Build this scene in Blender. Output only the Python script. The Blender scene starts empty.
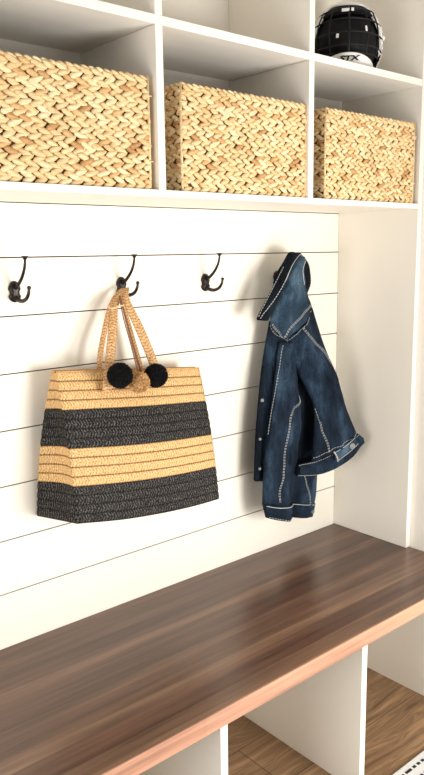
import bpy, bmesh, math, random
from mathutils import Vector, Matrix, noise
random.seed(7)
PI = math.pi
C = bpy.context.scene.collection
sc = bpy.context.scene

# ---------------------------------------------------------------- measures (metres, floor = 0, back wall y = 0, inner side panel x = 0)
ZB = 0.479                                   # bench top
CAM = Vector((-1.9107, -1.583, 0.9407 + ZB)); YAW, PITCH, ROLL, F = -0.7092, -0.1824, -0.0139, 735.44
DU, DB, TB, TP = 0.2975, 0.5372, 0.0407, 0.0205
D1, D2 = -0.9465, -0.4800
S1B, S1T, S2B, S2T = 1.0570 + ZB, 1.0715 + ZB, 1.3985 + ZB, 1.4165 + ZB
DD = 0.5185
BD1, BD2 = -0.9863, -0.5025
BOARD, Z1 = 0.133, 0.1364
fw = Vector((-math.sin(YAW)*math.cos(PITCH), math.cos(YAW)*math.cos(PITCH), math.sin(PITCH)))
rt0 = Vector((math.cos(YAW), math.sin(YAW), 0)); up0 = rt0.cross(fw)
rt = rt0*math.cos(ROLL) + up0*math.sin(ROLL); up = -rt0*math.sin(ROLL) + up0*math.cos(ROLL)

def at(u, v, y):
    """point of the plane at depth y that was measured at photo position u, v"""
    d = fw + rt*((u-212)/F) - up*((v-387.5)/F)
    return CAM + d*((y-CAM.y)/d.y)

# ---------------------------------------------------------------- materials
def newmat(name, col=(1, 1, 1), rough=0.5, metal=0.0):
    m = bpy.data.materials.new(name); m.use_nodes = True
    b = m.node_tree.nodes['Principled BSDF']
    b.inputs['Base Color'].default_value = (*col, 1); b.inputs['Roughness'].default_value = rough
    b.inputs['Metallic'].default_value = metal
    return m, m.node_tree.nodes, m.node_tree.links, b

def ramp(N, stops):
    r = N.new('ShaderNodeValToRGB'); cr = r.color_ramp
    cr.elements[0].position, cr.elements[0].color = stops[0][0], (*stops[0][1], 1)
    cr.elements[1].position, cr.elements[1].color = stops[-1][0], (*stops[-1][1], 1)
    for p, c in stops[1:-1]:
        e = cr.elements.new(p); e.color = (*c, 1)
    return r

def coords(N, L, kind='Object', scale=(1, 1, 1), rot=(0, 0, 0)):
    t = N.new('ShaderNodeTexCoord'); m = N.new('ShaderNodeMapping')
    m.inputs['Scale'].default_value = scale; m.inputs['Rotation'].default_value = rot
    L.new(t.outputs[kind], m.inputs['Vector']); return m

def mix(N, L, fac, a, b, mode='MIX'):
    x = N.new('ShaderNodeMix'); x.data_type = 'RGBA'; x.blend_type = mode
    if isinstance(fac, (int, float)): x.inputs[0].default_value = fac
    else: L.new(fac, x.inputs[0])
    for i, s in ((6, a), (7, b)):
        if isinstance(s, tuple): x.inputs[i].default_value = (*s, 1)
        else: L.new(s, x.inputs[i])
    return x.outputs[2]

def bump(N, L, b, h, strength=0.3, dist=0.002):
    n = N.new('ShaderNodeBump'); n.inputs['Strength'].default_value = strength; n.inputs['Distance'].default_value = dist
    L.new(h, n.inputs['Height']); L.new(n.outputs[0], b.inputs['Normal'])

def noise_n(N, L, m, scale, detail=3, rough=0.5):
    n = N.new('ShaderNodeTexNoise'); n.inputs['Scale'].default_value = scale
    n.inputs['Detail'].default_value = detail; n.inputs['Roughness'].default_value = rough
    L.new(m.outputs[0], n.inputs['Vector']); return n

def paint(name, col, rough=0.45):
    m, N, L, b = newmat(name, col, rough)
    c = coords(N, L); n = noise_n(N, L, c, 6, 2)
    L.new(mix(N, L, n.outputs['Fac'], tuple(x*0.985 for x in col), tuple(min(1, x*1.01) for x in col)), b.inputs['Base Color'])
    n2 = noise_n(N, L, c, 140, 2); bump(N, L, b, n2.outputs['Fac'], 0.05, 0.001)
    return m

M_white = paint('white_paint', (0.83, 0.785, 0.685))
M_cab = paint('cabinet_paint', (0.82, 0.775, 0.695))
M_side = paint('side_wall_paint', (0.80, 0.755, 0.68), 0.6)
M_gap = newmat('shadow_gap', (0.03, 0.028, 0.026), 0.9)[0]

def wood_strips(name, dark, mid, light, row, length, rough, gs=1.0):
    m, N, L, b = newmat(name, mid, rough)
    c = coords(N, L); c.inputs['Location'].default_value = (7.2, 0, 0)
    br = N.new('ShaderNodeTexBrick'); L.new(c.outputs[0], br.inputs['Vector'])
    br.inputs['Scale'].default_value = 1; br.inputs['Brick Width'].default_value = length
    br.inputs['Row Height'].default_value = row; br.inputs['Mortar Size'].default_value = 0.0004
    br.inputs['Color1'].default_value = (0, 0, 0, 1); br.inputs['Color2'].default_value = (1, 1, 1, 1)
    br.inputs['Mortar'].default_value = (0.0, 0.0, 0.0, 1); br.offset = 0.37; br.offset_frequency = 2
    r = ramp(N, [(0.0, dark), (0.45, mid), (0.75, tuple((x+y)/2 for x, y in zip(mid, light))), (1.0, light)])
    L.new(br.outputs['Color'], r.inputs[0])
    g = coords(N, L, scale=(1.2*gs, 26*gs, 26*gs)); n = noise_n(N, L, g, 2.2, 6, 0.6)
    r2 = ramp(N, [(0.28, (0.55, 0.52, 0.5)), (0.5, (0.95, 0.95, 0.95)), (0.72, (1.35, 1.32, 1.3))])
    L.new(n.outputs['Fac'], r2.inputs[0])
    g2 = coords(N, L, scale=(0.5, 9, 9)); n2 = noise_n(N, L, g2, 2.0, 2)
    col = mix(N, L, 1.0, r.outputs[0], r2.outputs[0], 'MULTIPLY')
    r3 = ramp(N, [(0.35, (0.8, 0.78, 0.76)), (0.65, (1.2, 1.18, 1.15))]); L.new(n2.outputs['Fac'], r3.inputs[0])
    col = mix(N, L, 1.0, col, r3.outputs[0], 'MULTIPLY')
    L.new(col, b.inputs['Base Color']); bump(N, L, b, n.outputs['Fac'], 0.08, 0.0006)
    return m

M_bench = wood_strips('bench_wood', (0.098, 0.050, 0.032), (0.128, 0.067, 0.043), (0.20, 0.118, 0.074), 0.031, 9.0, 0.28)
M_edge = wood_strips('bench_edge_wood', (0.46, 0.235, 0.15), (0.485, 0.25, 0.162), (0.52, 0.28, 0.185), 0.08, 2.0, 0.4)

def floor_wood():
    m, N, L, b = newmat('floor_wood', (0.3, 0.2, 0.12), 0.45)
    c = coords(N, L)
    br = N.new('ShaderNodeTexBrick'); L.new(c.outputs[0], br.inputs['Vector'])
    br.inputs['Scale'].default_value = 1; br.inputs['Brick Width'].default_value = 1.25
    br.inputs['Row Height'].default_value = 0.18; br.inputs['Mortar Size'].default_value = 0.0015
    br.inputs['Color1'].default_value = (0.20, 0.112, 0.055, 1); br.inputs['Color2'].default_value = (0.33, 0.20, 0.105, 1)
    br.inputs['Mortar'].default_value = (0.10, 0.05, 0.02, 1)
    d = noise_n(N, L, coords(N, L, scale=(1, 3, 1)), 2.2, 2)
    g = coords(N, L, scale=(1.3, 20, 1))
    add = N.new('ShaderNodeVectorMath'); add.operation = 'MULTIPLY_ADD'
    L.new(d.outputs['Color'], add.inputs[0]); add.inputs[1].default_value = (0.7, 2.0, 0); L.new(g.outputs[0], add.inputs[2])
    n = N.new('ShaderNodeTexNoise'); n.inputs['Scale'].default_value = 2.4; n.inputs['Detail'].default_value = 6
    n.inputs['Roughness'].default_value = 0.29; L.new(add.outputs[0], n.inputs['Vector'])
    r = ramp(N, [(0.28, (0.45, 0.41, 0.37)), (0.40, (0.9, 0.88, 0.85)), (0.46, (0.72, 0.68, 0.63)), (0.5, (1.1, 1.1, 1.1)), (0.55, (0.78, 0.74, 0.70)), (0.6, (1.15, 1.15, 1.1)), (0.74, (1.5, 1.45, 1.4))])
    L.new(n.outputs['Fac'], r.inputs[0])
    L.new(mix(N, L, 1.0, br.outputs['Color'], r.outputs[0], 'MULTIPLY'), b.inputs['Base Color'])
    return m
M_floor = floor_wood()

def island_mat(name, stops, rough=0.6, grain=None):
    m, N, L, b = newmat(name, stops[0][1], rough)
    g = N.new('ShaderNodeNewGeometry'); r = ramp(N, stops); L.new(g.outputs['Random Per Island'], r.inputs[0])
    c = coords(N, L, scale=grain or (60, 60, 60)); n = noise_n(N, L, c, 5, 3)
    r2 = ramp(N, [(0.3, (0.72, 0.68, 0.62)), (0.7, (1.15, 1.13, 1.1))]); L.new(n.outputs['Fac'], r2.inputs[0])
    L.new(mix(N, L, 1.0, r.outputs[0], r2.outputs[0], 'MULTIPLY'), b.inputs['Base Color'])
    bump(N, L, b, n.outputs['Fac'], 0.3, 0.001)
    return m
M_leaf = island_mat('hyacinth_leaf', [(0, (0.44, 0.24, 0.10)), (0.05, (0.66, 0.42, 0.20)), (0.2, (0.74, 0.54, 0.29)), (0.75, (0.80, 0.62, 0.36)), (1, (0.86, 0.72, 0.46))], 0.5, (14, 14, 60))
M_core = newmat('basket_core', (0.10, 0.045, 0.015), 0.9)[0]
M_bind = island_mat('basket_binding', [(0, (0.72, 0.52, 0.28)), (1, (0.84, 0.68, 0.42))], 0.5)

def straw(name, lo, mid, hi, dens=1.0, rough=0.6):
    """braided straw, uv in metres along and rows across"""
    m, N, L, b = newmat(name, mid, rough)
    t = N.new('ShaderNodeTexCoord'); sp = N.new('ShaderNodeSeparateXYZ'); L.new(t.outputs['UV'], sp.inputs[0])
    def mth(op, a, bb=None, c=None):
        x = N.new('ShaderNodeMath'); x.operation = op
        for i, s in enumerate((a, bb, c)):
            if s is None: continue
            if isinstance(s, (int, float)): x.inputs[i].default_value = s
            else: L.new(s, x.inputs[i])
        return x.outputs[0]
    fr = mth('FRACT', sp.outputs[1]); tri = mth('ABSOLUTE', mth('SUBTRACT', fr, 0.5))    # chevrons of the plait
    nz = noise_n(N, L, coords(N, L), 380, 1)
    ph = mth('ADD', mth('MULTIPLY', sp.outputs[0], 780*dens), mth('MULTIPLY', tri, 9.0))
    s = mth('MULTIPLY_ADD', mth('SINE', mth('ADD', ph, mth('MULTIPLY', nz.outputs['Fac'], 7.0))), 0.5, 0.5)
    cmb = N.new('ShaderNodeCombineXYZ'); L.new(mth('MULTIPLY', sp.outputs[0], 260), cmb.inputs[0]); L.new(mth('MULTIPLY', sp.outputs[1], 5), cmb.inputs[1])
    n = N.new('ShaderNodeTexNoise'); n.inputs['Scale'].default_value = 1; n.inputs['Detail'].default_value = 2; L.new(cmb.outputs[0], n.inputs['Vector'])
    h = mth('ADD', mth('MULTIPLY', s, 0.30), mth('MULTIPLY', mth('ADD', n.outputs['Fac'], mth('MULTIPLY', mth('SUBTRACT', nz.outputs['Fac'], 0.5), 1.0)), 0.80))
    r = ramp(N, [(0.28, lo), (0.55, mid), (0.85, hi)]); L.new(h, r.inputs[0])
    edge = ramp(N, [(0.0, (1, 1, 1)), (0.36, (1, 1, 1)), (0.5, (0.22, 0.16, 0.12))]); L.new(tri, edge.inputs[0])
    L.new(mix(N, L, 1.0, r.outputs[0], edge.outputs[0], 'MULTIPLY'), b.inputs['Base Color'])
    bump(N, L, b, h, 0.6, 0.0015)
    return m
M_tan = straw('tan_straw', (0.36, 0.18, 0.06), (0.64, 0.40, 0.17), (0.82, 0.58, 0.30))
M_blk = straw('black_straw', (0.003, 0.003, 0.003), (0.013, 0.012, 0.0115), (0.13, 0.12, 0.11))
M_strap = straw('strap_straw', (0.26, 0.12, 0.05), (0.52, 0.30, 0.13), (0.74, 0.50, 0.27))
M_cord = newmat('leather_tie', (0.20, 0.085, 0.04), 0.5)[0]
M_pomb = island_mat('black_yarn', [(0, (0.006, 0.006, 0.007)), (1, (0.022, 0.022, 0.024))], 0.85)
M_pomt = island_mat('tan_raffia', [(0, (0.46, 0.25, 0.10)), (1, (0.82, 0.56, 0.28))], 0.7)
M_lining = newmat('bag_lining', (0.25, 0.16, 0.08), 0.8)[0]

def iron():
    m, N, L, b = newmat('dark_bronze', (0.02, 0.016, 0.014), 0.35, 0.7)
    c = coords(N, L); n = noise_n(N, L, c, 90, 3); r = ramp(N, [(0.35, (0.010, 0.008, 0.008)), (0.8, (0.06, 0.045, 0.04))])
    L.new(n.outputs['Fac'], r.inputs[0]); L.new(r.outputs[0], b.inputs['Base Color']); bump(N, L, b, n.outputs['Fac'], 0.4, 0.001); return m
M_iron = iron()

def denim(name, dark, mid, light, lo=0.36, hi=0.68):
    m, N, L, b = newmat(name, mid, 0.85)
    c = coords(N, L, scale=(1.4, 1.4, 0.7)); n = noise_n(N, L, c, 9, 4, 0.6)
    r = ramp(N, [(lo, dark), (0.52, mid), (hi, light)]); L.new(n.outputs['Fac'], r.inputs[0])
    w = coords(N, L); n2 = noise_n(N, L, w, 330, 2)
    r2 = ramp(N, [(0.3, (0.65, 0.65, 0.68)), (0.7, (1.35, 1.35, 1.3))]); L.new(n2.outputs['Fac'], r2.inputs[0])
    L.new(mix(N, L, 1.0, r.outputs[0], r2.outputs[0], 'MULTIPLY'), b.inputs['Base Color'])
    n3 = noise_n(N, L, coords(N, L, scale=(1.3, 1.3, 0.55), rot=(0, 0.35, 0)), 34, 3, 0.55)
    x = N.new('ShaderNodeMath'); x.operation = 'MULTIPLY_ADD'; L.new(n3.outputs['Fac'], x.inputs[0]); x.inputs[1].default_value = 9; L.new(n2.outputs['Fac'], x.inputs[2])
    bump(N, L, b, x.outputs[0], 0.8, 0.0016)
    return m
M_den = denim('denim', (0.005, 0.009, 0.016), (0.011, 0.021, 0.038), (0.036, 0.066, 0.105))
M_denl = denim('denim_faded', (0.009, 0.018, 0.030), (0.021, 0.042, 0.068), (0.068, 0.115, 0.160))
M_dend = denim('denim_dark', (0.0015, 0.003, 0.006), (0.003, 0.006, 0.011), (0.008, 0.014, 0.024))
for _m in (M_den, M_denl, M_dend, M_tan, M_blk, M_strap, M_pomb, M_pomt, M_leaf, M_core):
    _m.node_tree.nodes['Principled BSDF'].inputs['Specular IOR Level'].default_value = 0.12
M_stitch = newmat('pale_thread', (0.50, 0.49, 0.46), 0.7)[0]
M_button = newmat('metal_button', (0.20, 0.195, 0.18), 0.45, 0.5)[0]

M_hshell = newmat('helmet_white', (0.86, 0.84, 0.80), 0.25)[0]
M_hblack = newmat('helmet_black', (0.004, 0.004, 0.005), 0.6)[0]; M_hblack.node_tree.nodes['Principled BSDF'].inputs['Specular IOR Level'].default_value = 0.2
M_hcage = newmat('helmet_cage', (0.005, 0.005, 0.006), 0.55, 0.0)[0]; M_hcage.node_tree.nodes['Principled BSDF'].inputs['Specular IOR Level'].default_value = 0.3
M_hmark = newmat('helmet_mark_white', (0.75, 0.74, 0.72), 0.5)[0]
M_hgrey = newmat('helmet_wire_grey', (0.08, 0.08, 0.08), 0.4, 0.5)[0]

def rug_mat():
    m, N, L, b = newmat('rug_yarn', (0.8, 0.8, 0.78), 0.95)
    c = coords(N, L); n = noise_n(N, L, c, 180, 2)
    L.new(mix(N, L, n.outputs['Fac'], (0.66, 0.66, 0.64), (0.90, 0.90, 0.88)), b.inputs['Base Color']); bump(N, L, b, n.outputs['Fac'], 0.5, 0.002); return m
M_rug = rug_mat(); M_rugk = newmat('rug_black', (0.02, 0.02, 0.022), 0.95)[0]

# ---------------------------------------------------------------- helpers
def obj(name, bm, mats, parent=None, smooth=False, recalc=True):
    me = bpy.data.meshes.new(name)
    if recalc: bmesh.ops.recalc_face_normals(bm, faces=bm.faces)
    if smooth:
        for f in bm.faces: f.smooth = True
    bm.to_mesh(me); bm.free()
    for m in (mats if isinstance(mats, (list, tuple)) else [mats]): me.materials.append(m)
    o = bpy.data.objects.new(name, me); C.objects.link(o)
    if parent: o.parent = parent
    return o

def thing(name, label, cat, loc=(0, 0, 0), rotz=0, group=None):
    o = bpy.data.objects.new(name, None); C.objects.link(o); o.empty_display_size = 0.05
    o.location = loc; o.rotation_euler = (0, 0, rotz); o['label'] = label; o['category'] = cat
    if group: o['group'] = group
    return o

def tag(o, label, cat, group=None):
    o['label'] = label; o['category'] = cat
    if group: o['group'] = group
    return o

def struct(name, bm, m):
    o = obj(name, bm, m); o['kind'] = 'structure'; return o

def box(bm, x0, x1, y0, y1, z0, z1, bev=0.0, mat=0):
    r = bmesh.ops.create_cube(bm, size=1)
    vs = r['verts']
    bmesh.ops.scale(bm, vec=(x1-x0, y1-y0, z1-z0), verts=vs)
    bmesh.ops.translate(bm, vec=((x0+x1)/2, (y0+y1)/2, (z0+z1)/2), verts=vs)
    fs = set(f for v in vs for f in v.link_faces)
    for f in fs: f.material_index = mat
    if bev > 0:
        es = list(set(e for v in vs for e in v.link_edges))
        bmesh.ops.bevel(bm, geom=es, offset=bev, segments=2, affect='EDGES', profile=0.6)

def B(): return bmesh.new()

def catmull(pts, n=6):
    pts = [Vector(p) for p in pts]; out = []
    for i in range(len(pts)-1):
        p0 = pts[max(i-1, 0)]; p1 = pts[i]; p2 = pts[i+1]; p3 = pts[min(i+2, len(pts)-1)]
        for k in range(n):
            t = k/n
            out.append(0.5*((2*p1) + (p2-p0)*t + (2*p0-5*p1+4*p2-p3)*t*t + (3*p1-p0-3*p2+p3)*t**3))
    out.append(pts[-1]); return out

def tube(bm, pts, rad, seg=8, mat=0, cap=True):
    pts = [Vector(p) for p in pts]; n = len(pts); rings = []
    nrm = None
    for i, p in enumerate(pts):
        t = (pts[min(i+1, n-1)] - pts[max(i-1, 0)]).normalized()
        if nrm is None:
            nrm = t.orthogonal().normalized()
        nrm = (nrm - t*nrm.dot(t)).normalized(); bn = t.cross(nrm)
        r = rad[i] if isinstance(rad, (list, tuple)) else rad
        rings.append([bm.verts.new(p + (nrm*math.cos(2*PI*k/seg) + bn*math.sin(2*PI*k/seg))*r) for k in range(seg)])
    for a, b in zip(rings, rings[1:]):
        for k in range(seg):
            f = bm.faces.new((a[k], a[(k+1) % seg], b[(k+1) % seg], b[k])); f.material_index = mat; f.smooth = True
    if cap:
        f = bm.faces.new(rings[0][::-1]); f.material_index = mat
        f = bm.faces.new(rings[-1]); f.material_index = mat

def lathe(bm, prof, M, seg=20, mat=0):
    """prof: (radius, height) about local z, placed by matrix M"""
    rings = []
    for r, h in prof:
        if r < 1e-6: rings.append([bm.verts.new(M @ Vector((0, 0, h)))])
        else: rings.append([bm.verts.new(M @ Vector((r*math.cos(2*PI*k/seg), r*math.sin(2*PI*k/seg), h))) for k in range(seg)])
    for a, b in zip(rings, rings[1:]):
        for k in range(seg):
            q = [a[k % len(a)], a[(k+1) % len(a)], b[(k+1) % len(b)], b[k % len(b)]]
            u = []
            for v in q:
                if v not in u: u.append(v)
            if len(u) >= 3:
                f = bm.faces.new(u); f.material_index = mat; f.smooth = True

def frame(normal, upv=(0, 0, 1), origin=(0, 0, 0)):
    n = Vector(normal).normalized(); x = Vector(upv).cross(n).normalized(); y = n.cross(x)
    M = Matrix((x, y, n)).transposed().to_4x4(); M.translation = Vector(origin); return M

# ---------------------------------------------------------------- the setting
bm = B(); box(bm, -3.6, 0.6, -3.4, 0.05, -0.02, 0.0); struct('floor', bm, M_floor)
bm = B()                                                     # shiplap back wall with real gaps
box(bm, -2.4, TP, 0.006, 0.05, 0, 2.75, mat=1)
edges = [ZB - 0.04] + [ZB + Z1 + k*BOARD for k in range(7)]
g = 0.0014
for a, b in zip(edges, edges[1:] + [S1B]):
    box(bm, -2.4, 0.0, 0.0, 0.012, a + g, b - g, 0.0006)
box(bm, -2.4, 0.0, 0.0, 0.012, 0.0, ZB - 0.04)
struct('wall_back', bm, [M_white, M_gap])
bm = B(); box(bm, TP, TP + 0.08, -1.35, 0.05, 0, 2.75); struct('wall_right', bm, M_side)

# upper cabinet
uc = thing('upper_cabinet', 'white built-in cubby cabinet holding the baskets above the hooks', 'cabinet', (-0.9, -DU, S1B))
def cpart(name, x0, x1, y0, y1, z0, z1, m=M_cab, bev=0.0012):
    b = B(); o = uc.location; box(b, x0-o.x, x1-o.x, y0-o.y, y1-o.y, z0-o.z, z1-o.z, bev); return obj(name, b, m, uc)
XL = -2.37
D0 = D1 - 0.4682
ZT = 1.78 + ZB
cpart('shelf', XL, -0.0003, -DU, -0.0065, S1B, S1T)
cpart('shelf', XL, -0.0003, -DU, -0.0065, S2B, S2T)
cpart('shelf', XL, -0.0003, -DU, -0.0065, ZT, ZT + 0.02)
cpart('back_panel', XL, -0.0003, -0.006, -0.0005, S1B + 0.001, ZT + 0.02)
for d in (D2, D1, D0, D0 - 0.4682):
    cpart('divider', d, d + 0.0185, -DU - 0.0004, -0.0065, S1T + 0.0003, S2B - 0.0003)
    cpart('divider', d, d + 0.0185, -DU - 0.0004, -0.0065, S2T + 0.0003, ZT - 0.0003)
cpart('side_panel', 0.0, TP - 0.0005, -DU - 0.0006, 0.0, ZB + 0.0006, ZT + 0.02)

# bench
bt = thing('wooden_worktop', 'long dark walnut plank bench top with a pale pinkish front edge', 'bench', (-1.1, -DB/2, ZB - TB))
b = B(); box(b, -1.25, 1.1 + TP - 0.002, -DB/2 + 0.004, DB/2 - 0.001, 0, TB, 0.0012); obj('top_slab', b, M_bench, bt)
b = B(); box(b, -1.25, 1.1 + TP - 0.002, -DB/2, -DB/2 + 0.004, 0.0, TB - 0.0005, 0.0008); obj('front_edge', b, M_edge, bt)
bb = thing('bench_cabinet', 'white painted open cubby base of upright panels under the bench top', 'cabinet', (-1.1, -DD, 0))
for d in (BD2, BD1, BD1 - 0.484, BD1 - 0.968):
    b = B(); box(b, d+1.1, d + 0.0205 + 1.1, 0, DD - 0.012, 0.0, ZB - TB - 0.0006, 0.0012); obj('divider', b, M_cab, bb)
b = B(); box(b, -1.25, 1.1, DD - 0.012, DD - 0.0005, 0.0, ZB - TB - 0.0006); obj('back_panel', b, M_cab, bb)
b = B(); box(b, 1.1, 1.1 + TP - 0.0006, 0, DD - 0.0005, 0.0, ZB - TB - 0.0006); obj('side_panel', b, M_cab, bb)

# ---------------------------------------------------------------- baskets
def leaf(bm, M, l, w, t):
    nu, nv = 7, 5
    top = bm.verts.new(M @ Vector((l*0.5, 0, 0))); bot = bm.verts.new(M @ Vector((-l*0.5, 0, 0)))
    rings = []
    for i in range(1, nu-1):
        s = i/(nu-1); x = -0.5 + s; r = math.sin(PI*s**0.80)**0.60
        rings.append([bm.verts.new(M @ Vector((x*l, math.cos(2*PI*k/nv+0.3)*w/2*r, math.sin(2*PI*k/nv+0.3)*t/2*r))) for k in range(nv)])
    for a, b in zip(rings, rings[1:]):
        for k in range(nv): bm.faces.new((a[k], a[(k+1) % nv], b[(k+1) % nv], b[k])).smooth = True
    for k in range(nv):
        bm.faces.new((bot, rings[0][(k+1) % nv], rings[0][k])).smooth = True
        bm.faces.new((top, rings[-1][k], rings[-1][(k+1) % nv])).smooth = True

def plait_face(bm, W, H, M, rows=11, pitch=0.0255, flip=1):
    rh = H/rows
    for r in range(rows):
        zc = rh*(r+0.5); off = (r*0.43 % 1)*pitch + random.uniform(-.002, .002)
        n = int(W/pitch) + 1
        for k in range(n+1):
            x = -pitch*0.5 + k*pitch + off*0.9
            for s in (1, -1):
                xx = x + (0.004 if s < 0 else 0) + random.uniform(-0.002, 0.002)
                if xx < -0.002 or xx > W+0.002: continue
                short = xx < 0.013 or xx > W-0.013; xx = min(max(xx, 0.0095), W-0.0095)
                a = -s*flip*math.radians(random.uniform(17, 25))
                T = Matrix.Translation((xx, 0, 0)) @ Matrix.Translation((0, zc + s*rh*0.225 + random.uniform(-0.0012, 0.0012), random.uniform(0, 0.0018))) @ Matrix.Rotation(a, 4, 'Z') @ Matrix.Rotation(random.uniform(-.15, .15), 4, 'Y')
                leaf(bm, M @ T, 0.021 if short else random.uniform(0.033, 0.040), random.uniform(0.0125, 0.0140), 0.0098)

BW, BH, BDp = 0.400, 0.226, 0.265
def make_basket(loc):
    t = thing('storage_basket', 'x', 'basket', loc, 0, 'woven baskets in the cubbies')
    b = B(); e = 0.0045
    # tray-shaped core with an open top
    box(b, e, BW-e, e, BDp-e, 0.0, 0.006)
    for (x0, x1, y0, y1) in ((e, BW-e, e, e+.004), (e, BW-e, BDp-e-.004, BDp-e), (e, e+.004, e, BDp-e), (BW-e-.004, BW-e, e, BDp-e)):
        box(b, x0, x1, y0, y1, 0.0, BH-.006)
    obj('basket_core', b, M_core, t)
    X, Y, Z = Vector((1, 0, 0)), Vector((0, 1, 0)), Vector((0, 0, 1))
    for nm, W, o, ax, nr in (('front', BW, (0, 0.003, 0), X, -Y), ('left', BDp, (0.003, BDp, 0), -Y, -X), ('right', BDp, (BW-.003, 0, 0), Y, X), ('back', BW, (BW, BDp-.003, 0), -X, Y)):
        M = Matrix((ax, Z, nr)).transposed().to_4x4(); M.translation = Vector(o)
        b = B(); plait_face(b, W, BH-0.006, M); obj('woven_side', b, M_leaf, t, recalc=True)
    b = B()                                                   # rim rope of wrapped leaf
    pts = [(0.004, 0.004), (BW-.004, 0.004), (BW-.004, BDp-.004), (0.004, BDp-.004), (0.004, 0.004)]
    for (xa, ya), (xb, yb) in zip(pts, pts[1:]):
        d = Vector((xb-xa, yb-ya, 0)); n = int(d.length/0.017); dn = d.normalized()
        for k in range(n):
            p = Vector((xa, ya, BH-0.005)) + d*((k+0.5)/n)
            M = Matrix((dn, Z, dn.cross(Z))).transposed().to_4x4(); M.translation = p + Vector((0, 0, random.uniform(-.001, .001)))
            leaf(b, M @ Matrix.Rotation(-0.3, 4, 'Z'), 0.025, 0.009, 0.010)
    obj('rim', b, M_leaf, t)
    for x in (0.003, BW-0.003):
        for y in (0.003, BDp-0.003):
            b = B(); tube(b, [(x, y, 0.002), (x + random.uniform(-.001, .001), y, BH*0.5), (x, y, BH-.002)], 0.0034, 6)
            for zz in (0.055, 0.185):
                tube(b, [(x-.006, y-.0042, zz), (x+.006, y-.0042, zz+.002)], 0.0016, 5)
            obj('corner_binding', b, M_bind, t)
    return t

def dup(root, loc, label):
    r = root.copy(); C.objects.link(r); r.location = loc; r['label'] = label
    for ch in list(root.children):
        c = ch.copy(); C.objects.link(c); c.parent = r
        for gch in ch.children:
            d = gch.copy(); C.objects.link(d); d.parent = c
    return r
BY = -DU + 0.008
bk = make_basket((D1 + 0.0685, BY, S1T + 0.0002))
bk['label'] = 'woven water hyacinth basket in the cubby between the two other baskets'
dup(bk, (D1 - 0.0125 - BW, BY, S1T + 0.0002), 'woven water hyacinth basket in the leftmost cubby, cut off by the photo edge')
b3 = dup(bk, (D2 + 0.0725, BY, S1T + 0.0002), 'woven water hyacinth basket in the right cubby, directly below the sports helmet')
b3.scale = (0.985, 1, 1)

# ---------------------------------------------------------------- coat hooks
def make_hook(loc, label):
    t = thing('coat_hook', label, 'hook', loc, 0, 'black double coat hooks on the shiplap')
    b = B()                                                   # waisted oval back plate
    prof = []
    for i in range(28):
        a = 2*PI*i/28; z = 0.0245*math.sin(a); w = 0.0155*(1 - 0.28*math.exp(-((z+0.003)/0.006)**2)) + 0.002*(z < -0.01)
        prof.append((w*math.cos(a), z))
    rings = []
    for s, y in ((1.0, 0), (1.0, -0.004), (0.8, -0.0075), (0.4, -0.0095)):
        rings.append([b.verts.new((x*s, y, z*s)) for x, z in prof])
    for r0, r1 in zip(rings, rings[1:]):
        for k in range(28): b.faces.new((r0[k], r0[(k+1) % 28], r1[(k+1) % 28], r1[k])).smooth = True
    b.faces.new(rings[0]); b.faces.new(rings[-1])
    obj('back_plate', b, M_iron, t)
    b = B()
    p = catmull([(0, -0.006, 0.008), (0, -0.022, 0.016), (0, -0.042, 0.032), (0, -0.056, 0.050), (0, -0.062, 0.066), (0, -0.063, 0.076)], 5)
    n = len(p); tube(b, p, [0.0046 - 0.0022*i/n for i in range(n)], 10)
    lathe(b, [(0, 0.0), (0.0024, 0.0), (0.0036, 0.003), (0.0078, 0.0085), (0.0080, 0.0098), (0.0, 0.0102)], Matrix.Translation((0, -0.063, 0.0705)), 16)
    obj('upper_prong', b, M_iron, t)
    b = B()
    p = catmull([(0, -0.005, -0.012), (0, -0.020, -0.0185), (0, -0.040, -0.0200), (0, -0.060, -0.013), (0, -0.071, -0.001), (0, -0.074, 0.009)], 5)
    n = len(p); tube(b, p, [0.0058 - 0.0028*i/n for i in range(n)], 10)
    lathe(b, [(0, -.0048), (0.0034, -.0034), (.0048, 0), (.0034, .0034), (0, .0048)], Matrix.Translation((0, -0.0745, 0.011)), 12)
    obj('lower_prong', b, M_iron, t)
    for z in (0.0165, -0.0165):
        b = B(); lathe(b, [(0, 0.0022), (0.0022, 0.0016), (0.003, 0), (0.003, -0.001)], frame((0, -1, 0), origin=(0, -0.0072, z)), 10); obj('screw', b, M_iron, t)
    return t
HZ = 0.857 + ZB
hk = make_hook((-1.146, 0, HZ), 'empty dark bronze coat hook left of the striped straw bag')
for x, lab in ((-0.853, 'dark bronze coat hook that the striped straw bag hangs on'),
               (-0.573, 'empty dark bronze coat hook between the bag and the denim jacket'),
               (-0.288, 'dark bronze coat hook hidden under the collar of the denim jacket')):
    dup(hk, (x, 0, HZ), lab)

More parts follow.
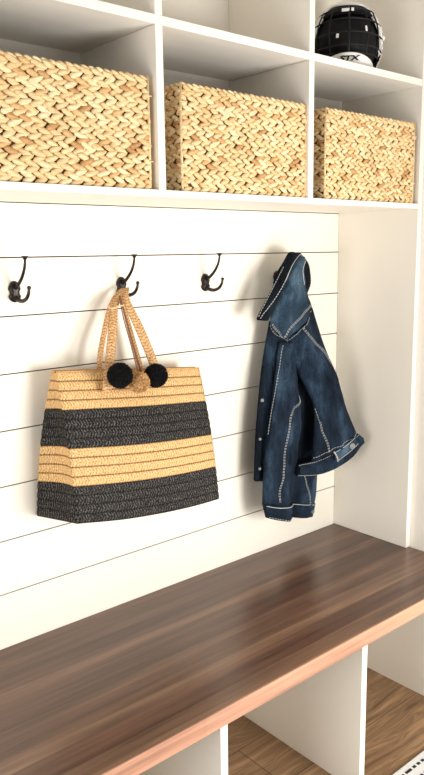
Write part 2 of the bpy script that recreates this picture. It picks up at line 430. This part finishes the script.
# ---------------------------------------------------------------- straw tote bag
bag = thing('tote_bag', 'tan and black striped straw tote bag with pompoms, hanging from a hook', 'bag', at(135, 520, -0.07))
BO = Vector(bag.location)
TLv, TRv = at(55.5, 372, -0.075), at(199, 368, -0.075)
FLb, FRb = at(77, 524, -0.150), at(219, 499, -0.150)
BLb, BRb = at(37, 516, -0.006), None
BRb = FRb + (BLb - FLb); BRb.y = -0.006
def bag_ring(v, n1=44, n2=12):
    """closed horizontal section at v (0 top, 1 bottom) -> list of (point, distance along)"""
    tf = v**0.85
    sag = 0.008*math.sin(PI*v)
    FL = TLv.lerp(FLb, v) + Vector((0, -0.010*math.sin(PI*v), 0)); FR = TRv.lerp(FRb, v) + Vector((0, -0.010*math.sin(PI*v), 0))
    back_t = 0.018
    BLt = TLv + Vector((0.0, back_t, 0)); BRt = TRv + Vector((0.0, back_t, 0))
    BL = BLt.lerp(BLb, v) ; BR = BRt.lerp(BRb, v)
    BL += Vector((-0.010*math.sin(PI*v), 0, 0)); BL.y = min(BL.y, -0.006); BR.y = min(BR.y, -0.006)
    w = 0.0035*math.sin(7*v) ; out = []
    low = v**3
    for i in range(n1):
        s = i/n1; p = FL.lerp(FR, s); p += Vector((0, -0.016*math.sin(PI*s)*math.sin(PI*min(1, v*1.0))**0.7 - 0.006*noise.noise(Vector((s*3, v*3, 1))), -0.012*math.sin(PI*s)*low)); out.append((p, s*0.45))
    for i in range(n2):
        s = i/n2; p = FR.lerp(BR, s); p += Vector((-0.030*math.sin(PI*s)*(1-v)*0.6, 0, 0)); out.append((p, 0.45 + s*0.14))
    for i in range(n1):
        s = i/n1; p = BR.lerp(BL, s); out.append((p, 0.59 + s*0.45))
    for i in range(n2):
        s = i/n2; p = BL.lerp(FL, s); p += Vector((0.018*math.sin(PI*s)*math.sin(PI*v), 0, 0)); out.append((p, 1.04 + s*0.14))
    return out
ROWS, SUB = 16, 5
b = B(); uvl = b.loops.layers.uv.new('UVMap'); rings = []
for r in range(ROWS*SUB+1):
    v = r/(ROWS*SUB); ph = (r % SUB)/SUB
    ring = bag_ring(v); cen = sum((p for p, _ in ring), Vector())/len(ring)
    vs = []; n = len(ring)
    for i, (p, d) in enumerate(ring):
        tn = ring[(i+1) % n][0] - ring[i-1][0]; nr = Vector((tn.y, -tn.x, 0)).normalized()
        bulge = 0.0016*(math.sin(PI*ph)**0.5 if ph > 0 else 0) - 0.0006
        vs.append(b.verts.new(p + nr*bulge - BO))
    rings.append(vs)
dist = [d for _, d in bag_ring(0.5)]; n = len(dist)
for r in range(ROWS*SUB):
    mi = (r//SUB//4) % 2
    for k in range(n):
        k2 = (k+1) % n; d2 = dist[k2] if k2 else 1.18
        f = b.faces.new((rings[r][k], rings[r+1][k], rings[r+1][k2], rings[r][k2])); f.material_index = mi; f.smooth = True
        for lp, uv in zip(f.loops, ((dist[k], r/SUB), (dist[k], (r+1)/SUB), (d2, (r+1)/SUB), (d2, r/SUB))): lp[uvl].uv = uv
f = b.faces.new(rings[-1]); f.material_index = 1
for lp in f.loops: lp[uvl].uv = (lp.vert.co.x, lp.vert.co.y*60)
obj('bag_body', b, [M_tan, M_blk], bag, recalc=True)
# turned top hem
b = B(); hem = [p - BO for p, _ in bag_ring(0.0)]; tube(b, hem + [hem[0]], 0.0022, 6, cap=False); obj('top_hem', b, M_pomt, bag)

def ribbon(bm, pts, w, th, wdir, uvl, n=8):
    P = catmull(pts, n); d = 0; prev = None; prevp = None
    for i, p in enumerate(P):
        t = (P[min(i+1, len(P)-1)] - P[max(i-1, 0)]).normalized()
        wd = wdir(i/(len(P)-1)) if callable(wdir) else Vector(wdir)
        wd = (wd - t*wd.dot(t)).normalized(); nn = t.cross(wd)
        wk = w*(0.42 + 0.58*min(1, abs(i/(len(P)-1) - 0.5)*4.5))
        ring = [bm.verts.new(p + wd*(wk/2*a) + nn*(th/2*c)) for a, c in ((-1, -.5), (-.9, -1), (0, -1.25), (.9, -1), (1, -.5), (1, .5), (.9, 1), (0, 1.25), (-.9, 1), (-1, .5))]
        if prevp is not None: d0 = d; d += (p-prevp).length
        if prev:
            m = len(ring)
            for k in range(m):
                f = bm.faces.new((prev[k], prev[(k+1) % m], ring[(k+1) % m], ring[k])); f.smooth = True
                us = [0.1, .15, .5, .85, .9, .9, .85, .5, .15, .1]
                ua, ub = us[k], us[(k+1) % m]
                for lp, uv in zip(f.loops, ((d0, ua), (d0, ub), (d, ub), (d, ua))): lp[uvl].uv = uv
        else: bm.faces.new(ring)
        prev, prevp = ring, p
    bm.faces.new(prev)

def handle(pts, w):
    b = B(); uvl = b.loops.layers.uv.new('UVMap')
    ribbon(b, [Vector(p) - BO for p in pts], w, 0.0032, lambda s: Vector((1, -0.25, 0)).lerp(Vector((0.35, -1, 0)), max(0, 1-abs(s-0.5)*9)), uvl)
    return obj('handle', b, M_strap, bag)
HT = Vector((-0.858, -0.030, HZ - 0.008))
handle([at(106.5, 393, -0.110), at(108, 378, -0.108), at(112, 340, -0.092), at(115, 306, -0.060), HT + Vector((-.002, -.004, .0045)),
        at(126.5, 300, -0.062), at(141, 332, -0.090), at(153, 362, -0.104), at(158, 382, -0.110)], 0.023)
handle([at(99, 374, -0.052), at(101, 350, -0.050), at(107, 320, -0.040), at(113, 300, -0.030), HT + Vector((-.004, .008, .003)),
        at(123.5, 304, -0.030), at(131.5, 335, -0.040), at(139, 362, -0.048), at(142, 375, -0.052)], 0.0135)
b = B(); tube(b, catmull([p - BO for p in (at(107.5, 307, -0.075), at(113, 308.5, -0.085), at(119, 306, -0.083), at(124, 305.5, -0.078))], 4), 0.0018, 6); obj('tie_cord', b, M_bind, bag)
b = B(); tube(b, catmull([p - BO for p in (at(119, 296, -0.06), at(124, 320, -0.080), at(131, 345, -0.100), at(138, 372, -0.118))], 5), 0.0016, 6); 
tube(b, catmull([p - BO for p in (at(120, 296, -0.06), at(127, 322, -0.080), at(134, 347, -0.100), at(141, 372, -0.118))], 5), 0.0022, 6); obj('pompom_cord', b, M_cord, bag)

def pompom(c, R, m, lab, seed, strand=0.0011, cnt=1500):
    random.seed(seed); b = B()
    bmesh.ops.create_icosphere(b, subdivisions=3, radius=R*0.84)
    for v in b.verts: v.co *= 1 + 0.05*noise.noise(v.co*120)
    for i in range(cnt):
        z = 1 - 2*(i+0.5)/cnt; a = i*2.39996; d = Vector((math.sqrt(1-z*z)*math.cos(a), math.sqrt(1-z*z)*math.sin(a), z))
        d = (d + Vector([random.uniform(-.06, .06) for _ in range(3)])).normalized()
        l = R*random.uniform(0.96, 1.05); o = d.orthogonal().normalized(); q = d.cross(o)
        ba = [b.verts.new(d*R*0.78 + (o*math.cos(x) + q*math.sin(x))*strand) for x in (0, 2.1, 4.2)]
        tp = [b.verts.new(d*l + (o*math.cos(x) + q*math.sin(x))*strand*1.1 + Vector([random.uniform(-1, 1) for _ in range(3)])*strand*.8) for x in (0, 2.1, 4.2)]
        for k in range(3): b.faces.new((ba[k], ba[(k+1) % 3], tp[(k+1) % 3], tp[k]))
        b.faces.new(tp)
    o = obj('pompom', b, m, bag, recalc=False); o.location = c - BO; o['label'] = lab; return o
pompom(at(139, 382.5, -0.140), 0.0262, M_pomt, 'tan raffia pompom in the middle', 3, 0.0013, 900)
pompom(at(120, 375.5, -0.140), 0.0300, M_pomb, 'black pompom on the left', 4)
pompom(at(156, 375.5, -0.140), 0.0290, M_pomb, 'black pompom on the right', 5)

# ---------------------------------------------------------------- denim jacket
jk = thing('denim_jacket', 'dark blue denim jacket with pale stitching hanging by its collar', 'jacket', at(290, 520, -0.06))
JO = Vector(jk.location)
def interp(pts, t):
    """piecewise linear through (u, v, y) by cumulative length"""
    L = [0]
    for a, b_ in zip(pts, pts[1:]): L.append(L[-1] + math.dist(a[:2], b_[:2]))
    s = t*L[-1]
    for i in range(len(pts)-1):
        if s <= L[i+1] + 1e-9:
            k = (s-L[i])/max(1e-9, L[i+1]-L[i]); return at(*[a + (b_-a)*k for a, b_ in zip(pts[i], pts[i+1])])
    return at(*pts[-1])
def smoothp(pts, n=5):
    return [tuple(p) for p in catmull(pts, n)]
def cloth(name, Lp, Rp, mat, bulge=0.015, back=0.006, nr=48, nc=22, wr=0.004, wf=(7, 16), seed=0, parent=None, power=0.6, fold=None):
    """garment piece between a left and a right edge: a rounded, creased front skin closed by a back skin"""
    Ls, Rs = smoothp(Lp), smoothp(Rp); F_, K = [], []
    par = parent or jk
    for i in range(nr+1):
        t = i/nr; a, c = interp(Ls, t), interp(Rs, t); rf, rk = [], []
        for j in range(nc+1):
            s = j/nc; p = a.lerp(c, s); pr = math.sin(PI*s)**power if 0 < s < 1 else 0
            edge = min(1, min(s, 1-s)*6)
            w = wr*(noise.noise(Vector((s*wf[0]*0.5, t*wf[1]*0.5, seed*3.1))) + 0.5*noise.noise(Vector((s*wf[0], t*wf[1], seed+9.7))))*edge + wr*1.1*(abs(noise.noise(Vector((s*wf[0]*.7 + t*2, t*wf[1]*.5 - s*2, seed+4.2)))) - .25)*edge
            fo = fold(s, t)*edge if fold else 0
            rf.append(p + Vector((0, -bulge*pr + w - fo, 0)) - JO); rk.append(p + Vector((0, back*pr, 0)) - JO)
        F_.append(rf); K.append(rk)
    b = B(); V = [[b.verts.new(p) for p in r] for r in F_]
    W = [[V[i][j] if j in (0, nc) else b.verts.new(K[i][j]) for j in range(nc+1)] for i in range(nr+1)]
    for i in range(nr):
        for j in range(nc):
            b.faces.new((V[i][j], V[i][j+1], V[i+1][j+1], V[i+1][j])).smooth = True
            b.faces.new((W[i][j], W[i+1][j], W[i+1][j+1], W[i][j+1])).smooth = True
    for i in (0, nr):
        for j in range(nc):
            q = []
            for x in (V[i][j], V[i][j+1], W[i][j+1], W[i][j]):
                if x not in q: q.append(x)
            if len(q) > 2: b.faces.new(q)
    o = obj(name, b, mat, par)
    def surf(s, t):
        s = min(max(s, 0), 1)*nc; t = min(max(t, 0), 1)*nr; j, i = min(int(s), nc-1), min(int(t), nr-1); fs, ft = s-j, t-i
        return F_[i][j].lerp(F_[i][j+1], fs).lerp(F_[i+1][j].lerp(F_[i+1][j+1], fs), ft)
    o_surf[name + str(seed)] = surf
    return o, surf
o_surf = {}
def stitch(surf, path, parent, double=0.0, dash=0.0055, gap=0.0032, rad=0.00085, solid=False):
    """thread stitches lying on a garment piece; path in (across, down) fractions"""
    P3 = catmull([Vector((p[0], p[1], 0)) for p in path], 14)
    pts = [surf(p.x, p.y) + Vector((0, -0.0012, 0)) for p in P3]
    b = B()
    offs = (0,) if not double else (-double/2, double/2)
    for of in offs:
        line = []
        for i, p in enumerate(pts):
            t = (pts[min(i+1, len(pts)-1)] - pts[max(i-1, 0)]).normalized(); sd = t.cross(Vector((0, 1, 0)))
            sd = sd.normalized() if sd.length > 1e-6 else Vector((1, 0, 0)); line.append(p + sd*of)
        if solid: tube(b, line, rad, 5); continue
        L = [0]
        for a, c in zip(line, line[1:]): L.append(L[-1] + (c-a).length)
        def atl(s):
            for i in range(len(line)-1):
                if s <= L[i+1]: return line[i].lerp(line[i+1], (s-L[i])/max(1e-9, L[i+1]-L[i]))
            return line[-1]
        s = 0.001
        while s < L[-1]-0.001:
            e = min(s+dash, L[-1]); tube(b, [atl(s), atl((s+e)/2) + Vector((0, -0.0004, 0)), atl(e)], rad, 5); s += dash+gap
    return obj('stitching', b, M_stitch, parent)
def near(surf, u, v):
    best = None; s0, s1, t0, t1 = 0.0, 1.0, 0.0, 1.0
    for it in range(4):
        best = None
        for i in range(9):
            for j in range(9):
                s, t = s0+(s1-s0)*i/8, t0+(t1-t0)*j/8; d = surf(s, t) + JO - CAM; k = d.dot(fw)
                e = (212 + F*d.dot(rt)/k - u)**2 + (387.5 - F*d.dot(up)/k - v)**2
                if best is None or e < best[0]: best = (e, s, t)
        ds, dt = (s1-s0)/6, (t1-t0)/6; s0, s1, t0, t1 = max(0, best[1]-ds), min(1, best[1]+ds), max(0, best[2]-dt), min(1, best[2]+dt)
    return best[1:]
def seam(surf, pts, parent, double=0.0, **k):
    return stitch(surf, [near(surf, *p) for p in pts], parent, double, **k)
def button(p, parent, r=0.0085, nrm=(-.3, -1, 0)):
    b = B(); lathe(b, [(0, .003), (r*.45, .0026), (r*.55, .0012), (r*.8, .0012), (r, .0026), (r*1.05, .001), (r, -.001), (0, -.001)], frame(nrm, origin=p), 18)
    return obj('button', b, M_button, parent)

# far sleeve behind, with its cuff
sl2, s2 = cloth('sleeve', [(287, 400, -.030), (287, 440, -.032), (288, 480, -.034), (289, 503, -.034)], [(312, 400, -.030), (318, 440, -.032), (317, 480, -.034), (314.5, 504, -.034)], M_den, .018, .012, seed=1, wr=.006)
stitch(s2, [(.42, .72), (.52, .82), (.62, .92), (.64, 1)], sl2, .0035)
cf2, c2 = cloth('cuff', [(288, 502, -.034), (289, 517, -.034)], [(315, 503, -.034), (312.5, 516, -.034)], M_den, .022, .014, nr=12, wr=.005, seed=2, parent=sl2)
stitch(c2, [(.02, .08), (.5, .05), (.98, .1)], cf2, 0, solid=True, rad=.0011)
button(c2(.80, .55) + Vector((0, -.002, 0)), cf2, .006)
# inside of the body seen between sleeve and side
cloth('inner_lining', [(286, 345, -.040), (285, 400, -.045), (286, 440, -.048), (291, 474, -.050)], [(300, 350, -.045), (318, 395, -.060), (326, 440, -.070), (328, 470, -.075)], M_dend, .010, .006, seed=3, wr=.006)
# front left panel with the button placket
fp, sf = cloth('front_panel', [(269, 321, -.050), (262, 362, -.048), (258, 400, -.048), (255, 440, -.046), (254, 481, -.046)],
      [(286, 340, -.055), (285, 370, -.058), (283, 410, -.060), (281, 445, -.060), (278, 478, -.060)], M_den, .022, .012, seed=4, wr=.006)
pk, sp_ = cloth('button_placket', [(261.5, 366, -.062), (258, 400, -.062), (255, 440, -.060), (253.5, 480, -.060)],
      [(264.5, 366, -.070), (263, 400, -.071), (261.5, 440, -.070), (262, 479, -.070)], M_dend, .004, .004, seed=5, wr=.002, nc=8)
for v in (0.30, 0.64, 0.9): button(sp_(.5, v) + Vector((0, -.002, 0)), pk, .0050 if v < .4 else .0040)
# near sleeve hanging in front, with its cuff
sl1, s1 = cloth('sleeve', [(279.5, 342, -.080), (274, 385, -.086), (268, 432, -.084), (263.5, 470, -.084), (262, 504, -.082)],
      [(289, 342, -.080), (296, 380, -.084), (298.5, 415, -.080), (296.5, 455, -.082), (290, 503, -.082)], M_den, .034, .016, nr=70, nc=28, seed=6, wr=.014, wf=(5, 11),
      fold=lambda s, t: 0.006*math.exp(-((s-.42+.1*t)/.09)**2)*math.sin(PI*min(1, t*1.1)) - 0.007*math.exp(-((s-.60)/.07)**2)*(t < .75))
seam(s1, [(283.5, 345), (280, 365), (276, 388), (271, 415), (268, 436)], sl1, .0046)
seam(s1, [(294.5, 378), (293.5, 395), (291.5, 414), (287.5, 437), (284, 465), (281, 485), (280, 502)], sl1, .0046)
cf1, c1 = cloth('cuff', [(262, 504, -.082), (265.5, 517.5, -.082)], [(291, 502, -.082), (289, 519, -.082)], M_den, .040, .018, nr=12, wr=.006, seed=7, parent=sl1)
stitch(c1, [(.04, .10), (.5, .12), (.97, .06)], cf1, 0, solid=True, rad=.0012)
stitch(c1, [(.04, .90), (.5, .92), (.97, .92)], cf1, 0)
# body side swinging out to the right
bd, sb = cloth('body_panel', [(284, 339, -.064), (292, 362, -.074), (303, 384, -.090), (313, 405, -.104), (314, 430, -.110), (311, 462, -.112)],
      [(311.5, 307, -.062), (321, 338, -.080), (333, 370, -.105), (344, 402, -.130), (351, 420, -.142), (357, 434, -.150)], M_den, .030, .012, nr=60, nc=32, seed=8, wr=.016, wf=(4, 7), fold=lambda s, t: 0.008*math.exp(-((s-.45-.25*t)/.06)**2)*math.sin(PI*t) - .006*math.exp(-((s-.62-.1*t)/.08)**2)*t + 0.006*math.exp(-((s-.2)/.07)**2)*(1-t))
seam(sb, [(299, 323), (307, 333), (315, 343), (326, 356), (336, 374)], bd, .0046)
seam(sb, [(315, 408), (319, 420), (324, 436), (328.5, 452)], bd, .0050)
seam(sb, [(286, 341.5), (298, 326.5), (311, 310)], bd, 0, rad=.0009)
seam(sb, [(356, 432), (343, 444), (330, 451), (313, 458)], bd, 0, rad=.0009)
# waistband along its hem
wb, sw = cloth('waistband', [(357, 433, -.152), (343, 446, -.140), (330, 453, -.125), (314, 460, -.110), (297, 464, -.100)],
      [(362.5, 444, -.152), (352, 457, -.140), (337, 468, -.125), (318, 475, -.110), (296, 476, -.100)], M_den, .016, .008, nr=50, nc=12, seed=9, wr=.004)
stitch(sw, [(.08, 0), (.08, .5), (.08, 1)], wb, 0)
stitch(sw, [(.93, 0), (.93, .5), (.93, 1)], wb, 0)
tb_, st_ = cloth('adjuster_tab', [(354, 437, -.172), (346, 444, -.163), (333, 452, -.150)], [(358, 444, -.172), (350, 452, -.163), (337, 462, -.150)], M_denl, .004, .002, nr=16, nc=8, seed=10, wr=.001, parent=wb)
stitch(st_, [(.1, 0), (.1, .5), (.1, 1)], tb_, 0, solid=True, rad=.0008); stitch(st_, [(.9, 0), (.9, .5), (.9, 1)], tb_, 0, solid=True, rad=.0008)
stitch(st_, [(.0, .97), (.5, .97), (1, .97)], tb_, .003, solid=True, rad=.001)
button(st_(.5, .28) + Vector((0, -.002, 0)), tb_, .0095)
# shoulder yoke, faded on top
yk, sy = cloth('shoulder_yoke', [(296, 256, -0.082), (287, 270, -0.086), (278, 294, -0.088), (270, 323, -0.072), (284, 340, -0.076)],
      [(300, 258, -0.082), (303, 272, -0.084), (307, 292, -0.084), (310.5, 303, -0.072), (311.5, 307, -0.072)], M_denl, .026, .008, nr=44, nc=26, seed=11, wr=.008, wf=(4, 6))
seam(sy, [(272, 323.5), (278, 332), (283, 337.5)], yk, .0046)
seam(sf, [(270, 325), (276, 334), (282, 341)], fp, .0046)
seam(sy, [(284, 337.5), (297, 321), (310.5, 305)], yk, .0046, rad=.0010)
stitch(sy, [(.55, .06), (.62, .2), (.82, .48)], yk, 0, solid=True, rad=.0010)
# collar: inner stand, then the turned-down leaf with its pointed tip
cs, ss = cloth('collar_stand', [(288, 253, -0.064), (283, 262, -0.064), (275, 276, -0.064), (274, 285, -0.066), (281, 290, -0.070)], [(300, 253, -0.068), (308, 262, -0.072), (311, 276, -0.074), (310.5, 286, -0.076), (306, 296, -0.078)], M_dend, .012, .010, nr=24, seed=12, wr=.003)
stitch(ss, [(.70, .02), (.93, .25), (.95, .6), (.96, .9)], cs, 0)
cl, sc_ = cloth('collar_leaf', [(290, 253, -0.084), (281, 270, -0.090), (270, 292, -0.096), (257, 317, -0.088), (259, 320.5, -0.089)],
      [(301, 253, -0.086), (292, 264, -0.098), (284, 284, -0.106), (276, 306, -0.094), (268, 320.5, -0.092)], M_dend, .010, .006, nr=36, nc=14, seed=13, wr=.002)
stitch(sc_, [(.98, .02), (.93, .2), (.80, .42)], cl, 0, solid=True, rad=.0013)
stitch(sc_, [(.80, .42), (.55, .6), (.30, .8), (.15, .95)], cl, 0, rad=.0013)
stitch(sc_, [(.03, .2), (.02, .6), (.04, .94)], cl, 0)

# ---------------------------------------------------------------- sports helmet
HC = Vector((-0.185, -0.166, S2T + 0.0003))
face = (CAM - HC); rotz = math.atan2(face.y, face.x) + PI/2 + math.radians(4)     # local -y looks out of the face cage
hm = thing('lacrosse_helmet', 'white and black sports helmet with a wire face cage on the upper shelf', 'helmet', HC, rotz)
a_, b_, c_, zc = 0.0960, 0.118, 0.106, 0.084
def ell(az, el, k=1.0):
    """az 0 = front (-y), el -90..90"""
    return Vector((a_*k*math.sin(az)*math.cos(el), -b_*k*math.cos(az)*math.cos(el), zc + c_*k*math.sin(el)))
def patch(bm, az0, az1, el0, el1, k=1.0, th=0.005, n=28, m=14, fn=None):
    G = [[], []]
    for side, kk in ((0, k), (1, k - th/0.11)):
        for i in range(n+1):
            row = []
            for j in range(m+1):
                az = az0 + (az1-az0)*i/n; lo = el0(az) if callable(el0) else el0; hi = el1(az) if callable(el1) else el1
                e_ = lo + (hi-lo)*j/m; p = ell(az, e_, kk)
                if fn: p = fn(p, az, e_)
                row.append(bm.verts.new(p))
            G[side].append(row)
    for side in (0, 1):
        for i in range(n):
            for j in range(m): bm.faces.new((G[side][i][j], G[side][i+1][j], G[side][i+1][j+1], G[side][i][j+1])).smooth = True
    for i in range(n):
        for j in (0, m): bm.faces.new((G[0][i][j], G[0][i+1][j], G[1][i+1][j], G[1][i][j]))
    for j in range(m):
        for i in (0, n): bm.faces.new((G[0][i][j], G[0][i][j+1], G[1][i][j+1], G[1][i][j]))
R = math.radians
def flat(p, az, e_):
    if p.z < 0.004: p.z = 0.004
    return p
bm = B(); patch(bm, -PI, PI, lambda az: R(49) - R(97)*min(1, max(0, (abs(az)-R(40))/R(48)))**1.2, R(88), 1.075, .008, 60, 16, flat); obj('shell', bm, M_hshell, hm)
bm = B(); patch(bm, -PI*.5, PI*.5, R(56), R(78), 1.105, .010, 30, 4, lambda p, az, e_: Vector((p.x*.75, p.y*.8, p.z))); obj('crown_ridge', bm, M_hshell, hm)
bm = B(); patch(bm, -R(170), R(170), R(-46), R(60), 0.93, .01, 50, 14, flat); obj('inner_liner', bm, M_hblack, hm)
bm = B(); patch(bm, -R(88), R(88), lambda az: R(28) + R(6)*math.cos(az), lambda az: R(46)+R(6)*math.cos(az), 1.05, .008, 40, 5); obj('brow_visor', bm, M_hblack, hm)
def chinf(p, az, e_):
    q = p.copy(); q.y -= 0.014*math.cos(az)**2; q.z = max(0.002, q.z - 0.004); return q
bm = B(); patch(bm, -R(62), R(62), R(-58), lambda az: R(-22) - R(14)*(abs(az)/R(62))**2, 1.07, .008, 30, 8, chinf); ch_ = obj('chin_guard', bm, M_hshell, hm)
# cage bars
cage = B()
def bar(fn, n=26, r=0.0021): tube(cage, [fn(i/n) for i in range(n+1)], r, 7)
def cg(az, el):
    p = ell(az, el, 1.055); p.y -= 0.012*math.cos(az)**2; return p
for el, w in ((38, 70), (20, 84), (2, 84), (-14, 78), (-24, 66)):
    bar(lambda s, el=el, w=w: cg(R(-w + 2*w*s), R(el)))
for az in (-76, -54, -30, 0, 30, 54, 76):
    bar(lambda s, az=az: cg(R(az), R(40 - 66*s)), 14, 0.0020 if az else 0.0026)
obj('face_cage', cage, M_hcage, hm)
for az in (-86, 86):
    s_ = 1 if az > 0 else -1
    bm = B(); patch(bm, R(az-10), R(az+14), R(-34), R(24), 1.05, .007, 8, 10); obj('side_guard', bm, M_hblack, hm)
    bm = B(); lathe(bm, [(0, .004), (.005, .0035), (.007, 0), (.007, -.004)], frame(ell(R(az), R(8), 1) - Vector((0, 0, zc)), origin=ell(R(az), R(8), 1.09)), 12); obj('cage_screw', bm, M_hmark, hm)
for az, el, w, h in ((-6, 33, .020, .0085), (6, 33.5, .007, .0085), (-17, -3, .007, .011), (26, 6, .005, .014), (66, -8, .006, .016), (68, 14, .005, .014), (60, -18, .006, .010)):  # small white decals, with reflections on the visor put in as white colour
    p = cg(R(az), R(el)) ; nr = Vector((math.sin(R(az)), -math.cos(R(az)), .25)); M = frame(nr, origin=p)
    bm = B(); box(bm, -w/2, w/2, -h/2, h/2, .002, .0036, .0004); bm.transform(M); obj('glint_mark', bm, M_hmark, hm)
def text_mesh(s, size, M, mat, name, parent, shear=0.25):
    cu = bpy.data.curves.new(name, 'FONT'); cu.body = s; cu.size = size; cu.extrude = 0.0006; cu.offset = size*0.035; cu.align_x = 'CENTER'; cu.align_y = 'CENTER'; cu.shear = shear
    to = bpy.data.objects.new(name, cu); C.objects.link(to)
    dg = bpy.context.evaluated_depsgraph_get(); me = bpy.data.meshes.new_from_object(to.evaluated_get(dg)); bpy.data.objects.remove(to)
    me.transform(M); me.materials.clear(); me.materials.append(mat)
    o = bpy.data.objects.new(name, me); C.objects.link(o); o.parent = parent; return o
az = R(0); p = chinf(ell(az, R(-30), 1.07), az, 0)
text_mesh('STX', 0.021, frame((0, -1, .15), origin=p + Vector((0, -.0050, -.0005))) @ Matrix.Diagonal((1.35, .85, 1, 1)), M_hblack, 'brand_lettering', ch_)
p = ell(R(-72), R(-22), 1.1); text_mesh('STX', 0.016, frame((math.sin(R(-66)), -math.cos(R(-66)), 0), origin=p + Vector((-.004, -.003, 0))), M_hgrey, 'brand_lettering', hm)

# ---------------------------------------------------------------- rug in front of the bench
rg = thing('woven_rug', 'white woven rug with rows of black dashes on the wood floor', 'rug', (-0.7, -0.85, 0))
b = B(); box(b, -0.62, 0.62, -0.31, 0.31, 0.0003, 0.007, 0.002); obj('rug_field', b, M_rug, rg)
b = B(); random.seed(2)
for r in range(18):
    y = 0.288 - r*0.033; x = -0.60
    while x < 0.59:
        l = random.choice((0.012, 0.018, 0.026))
        if y > -0.3: box(b, x, x+l, y-0.004, y+0.004, 0.0068, 0.0078)
        x += l + 0.008
obj('dash_pattern', b, M_rugk, rg)

# ---------------------------------------------------------------- light
def area(name, loc, target, sx, sy, power, col):
    l = bpy.data.lights.new(name, 'AREA'); l.shape = 'RECTANGLE'; l.size = sx; l.size_y = sy; l.energy = power; l.color = col
    o = bpy.data.objects.new(name, l); C.objects.link(o); o.location = loc
    o.rotation_euler = (Vector(target) - Vector(loc)).to_track_quat('-Z', 'Y').to_euler(); return o
area('window_light', (-0.15, -2.2, 0.85), (-0.8, 0, 1.2), 0.95, 0.7, 47, (1.0, 0.98, 0.945))
area('floor_bounce_fill', (-0.6, -1.9, 0.12), (-0.5, -0.1, 1.4), 1.2, 0.8, 17, (1.0, 0.965, 0.90))  # added low lamp that emulates light bounced up from the floor
area('side_panel_fill', (-2.9, -0.9, 0.95), (-0.2, -0.1, 0.95), 0.9, 0.9, 24, (1.0, 0.975, 0.94))  # added fill out of view on the left, brightens the side panel
w = bpy.data.worlds.new('World'); sc.world = w; w.use_nodes = True
bg = w.node_tree.nodes['Background']; bg.inputs[0].default_value = (1.0, 0.97, 0.93, 1); bg.inputs[1].default_value = 0.62

# ---------------------------------------------------------------- camera
cam = bpy.data.cameras.new('camera'); co = bpy.data.objects.new('camera', cam); C.objects.link(co)
cam.sensor_fit = 'VERTICAL'; cam.sensor_height = 36; cam.lens = F/775*36
M = Matrix((rt, up, -fw)).transposed().to_4x4(); M.translation = CAM; co.matrix_world = M
sc.camera = co
sc.view_settings.view_transform = 'Standard'; sc.view_settings.look = 'None'; sc.view_settings.exposure = 0.0
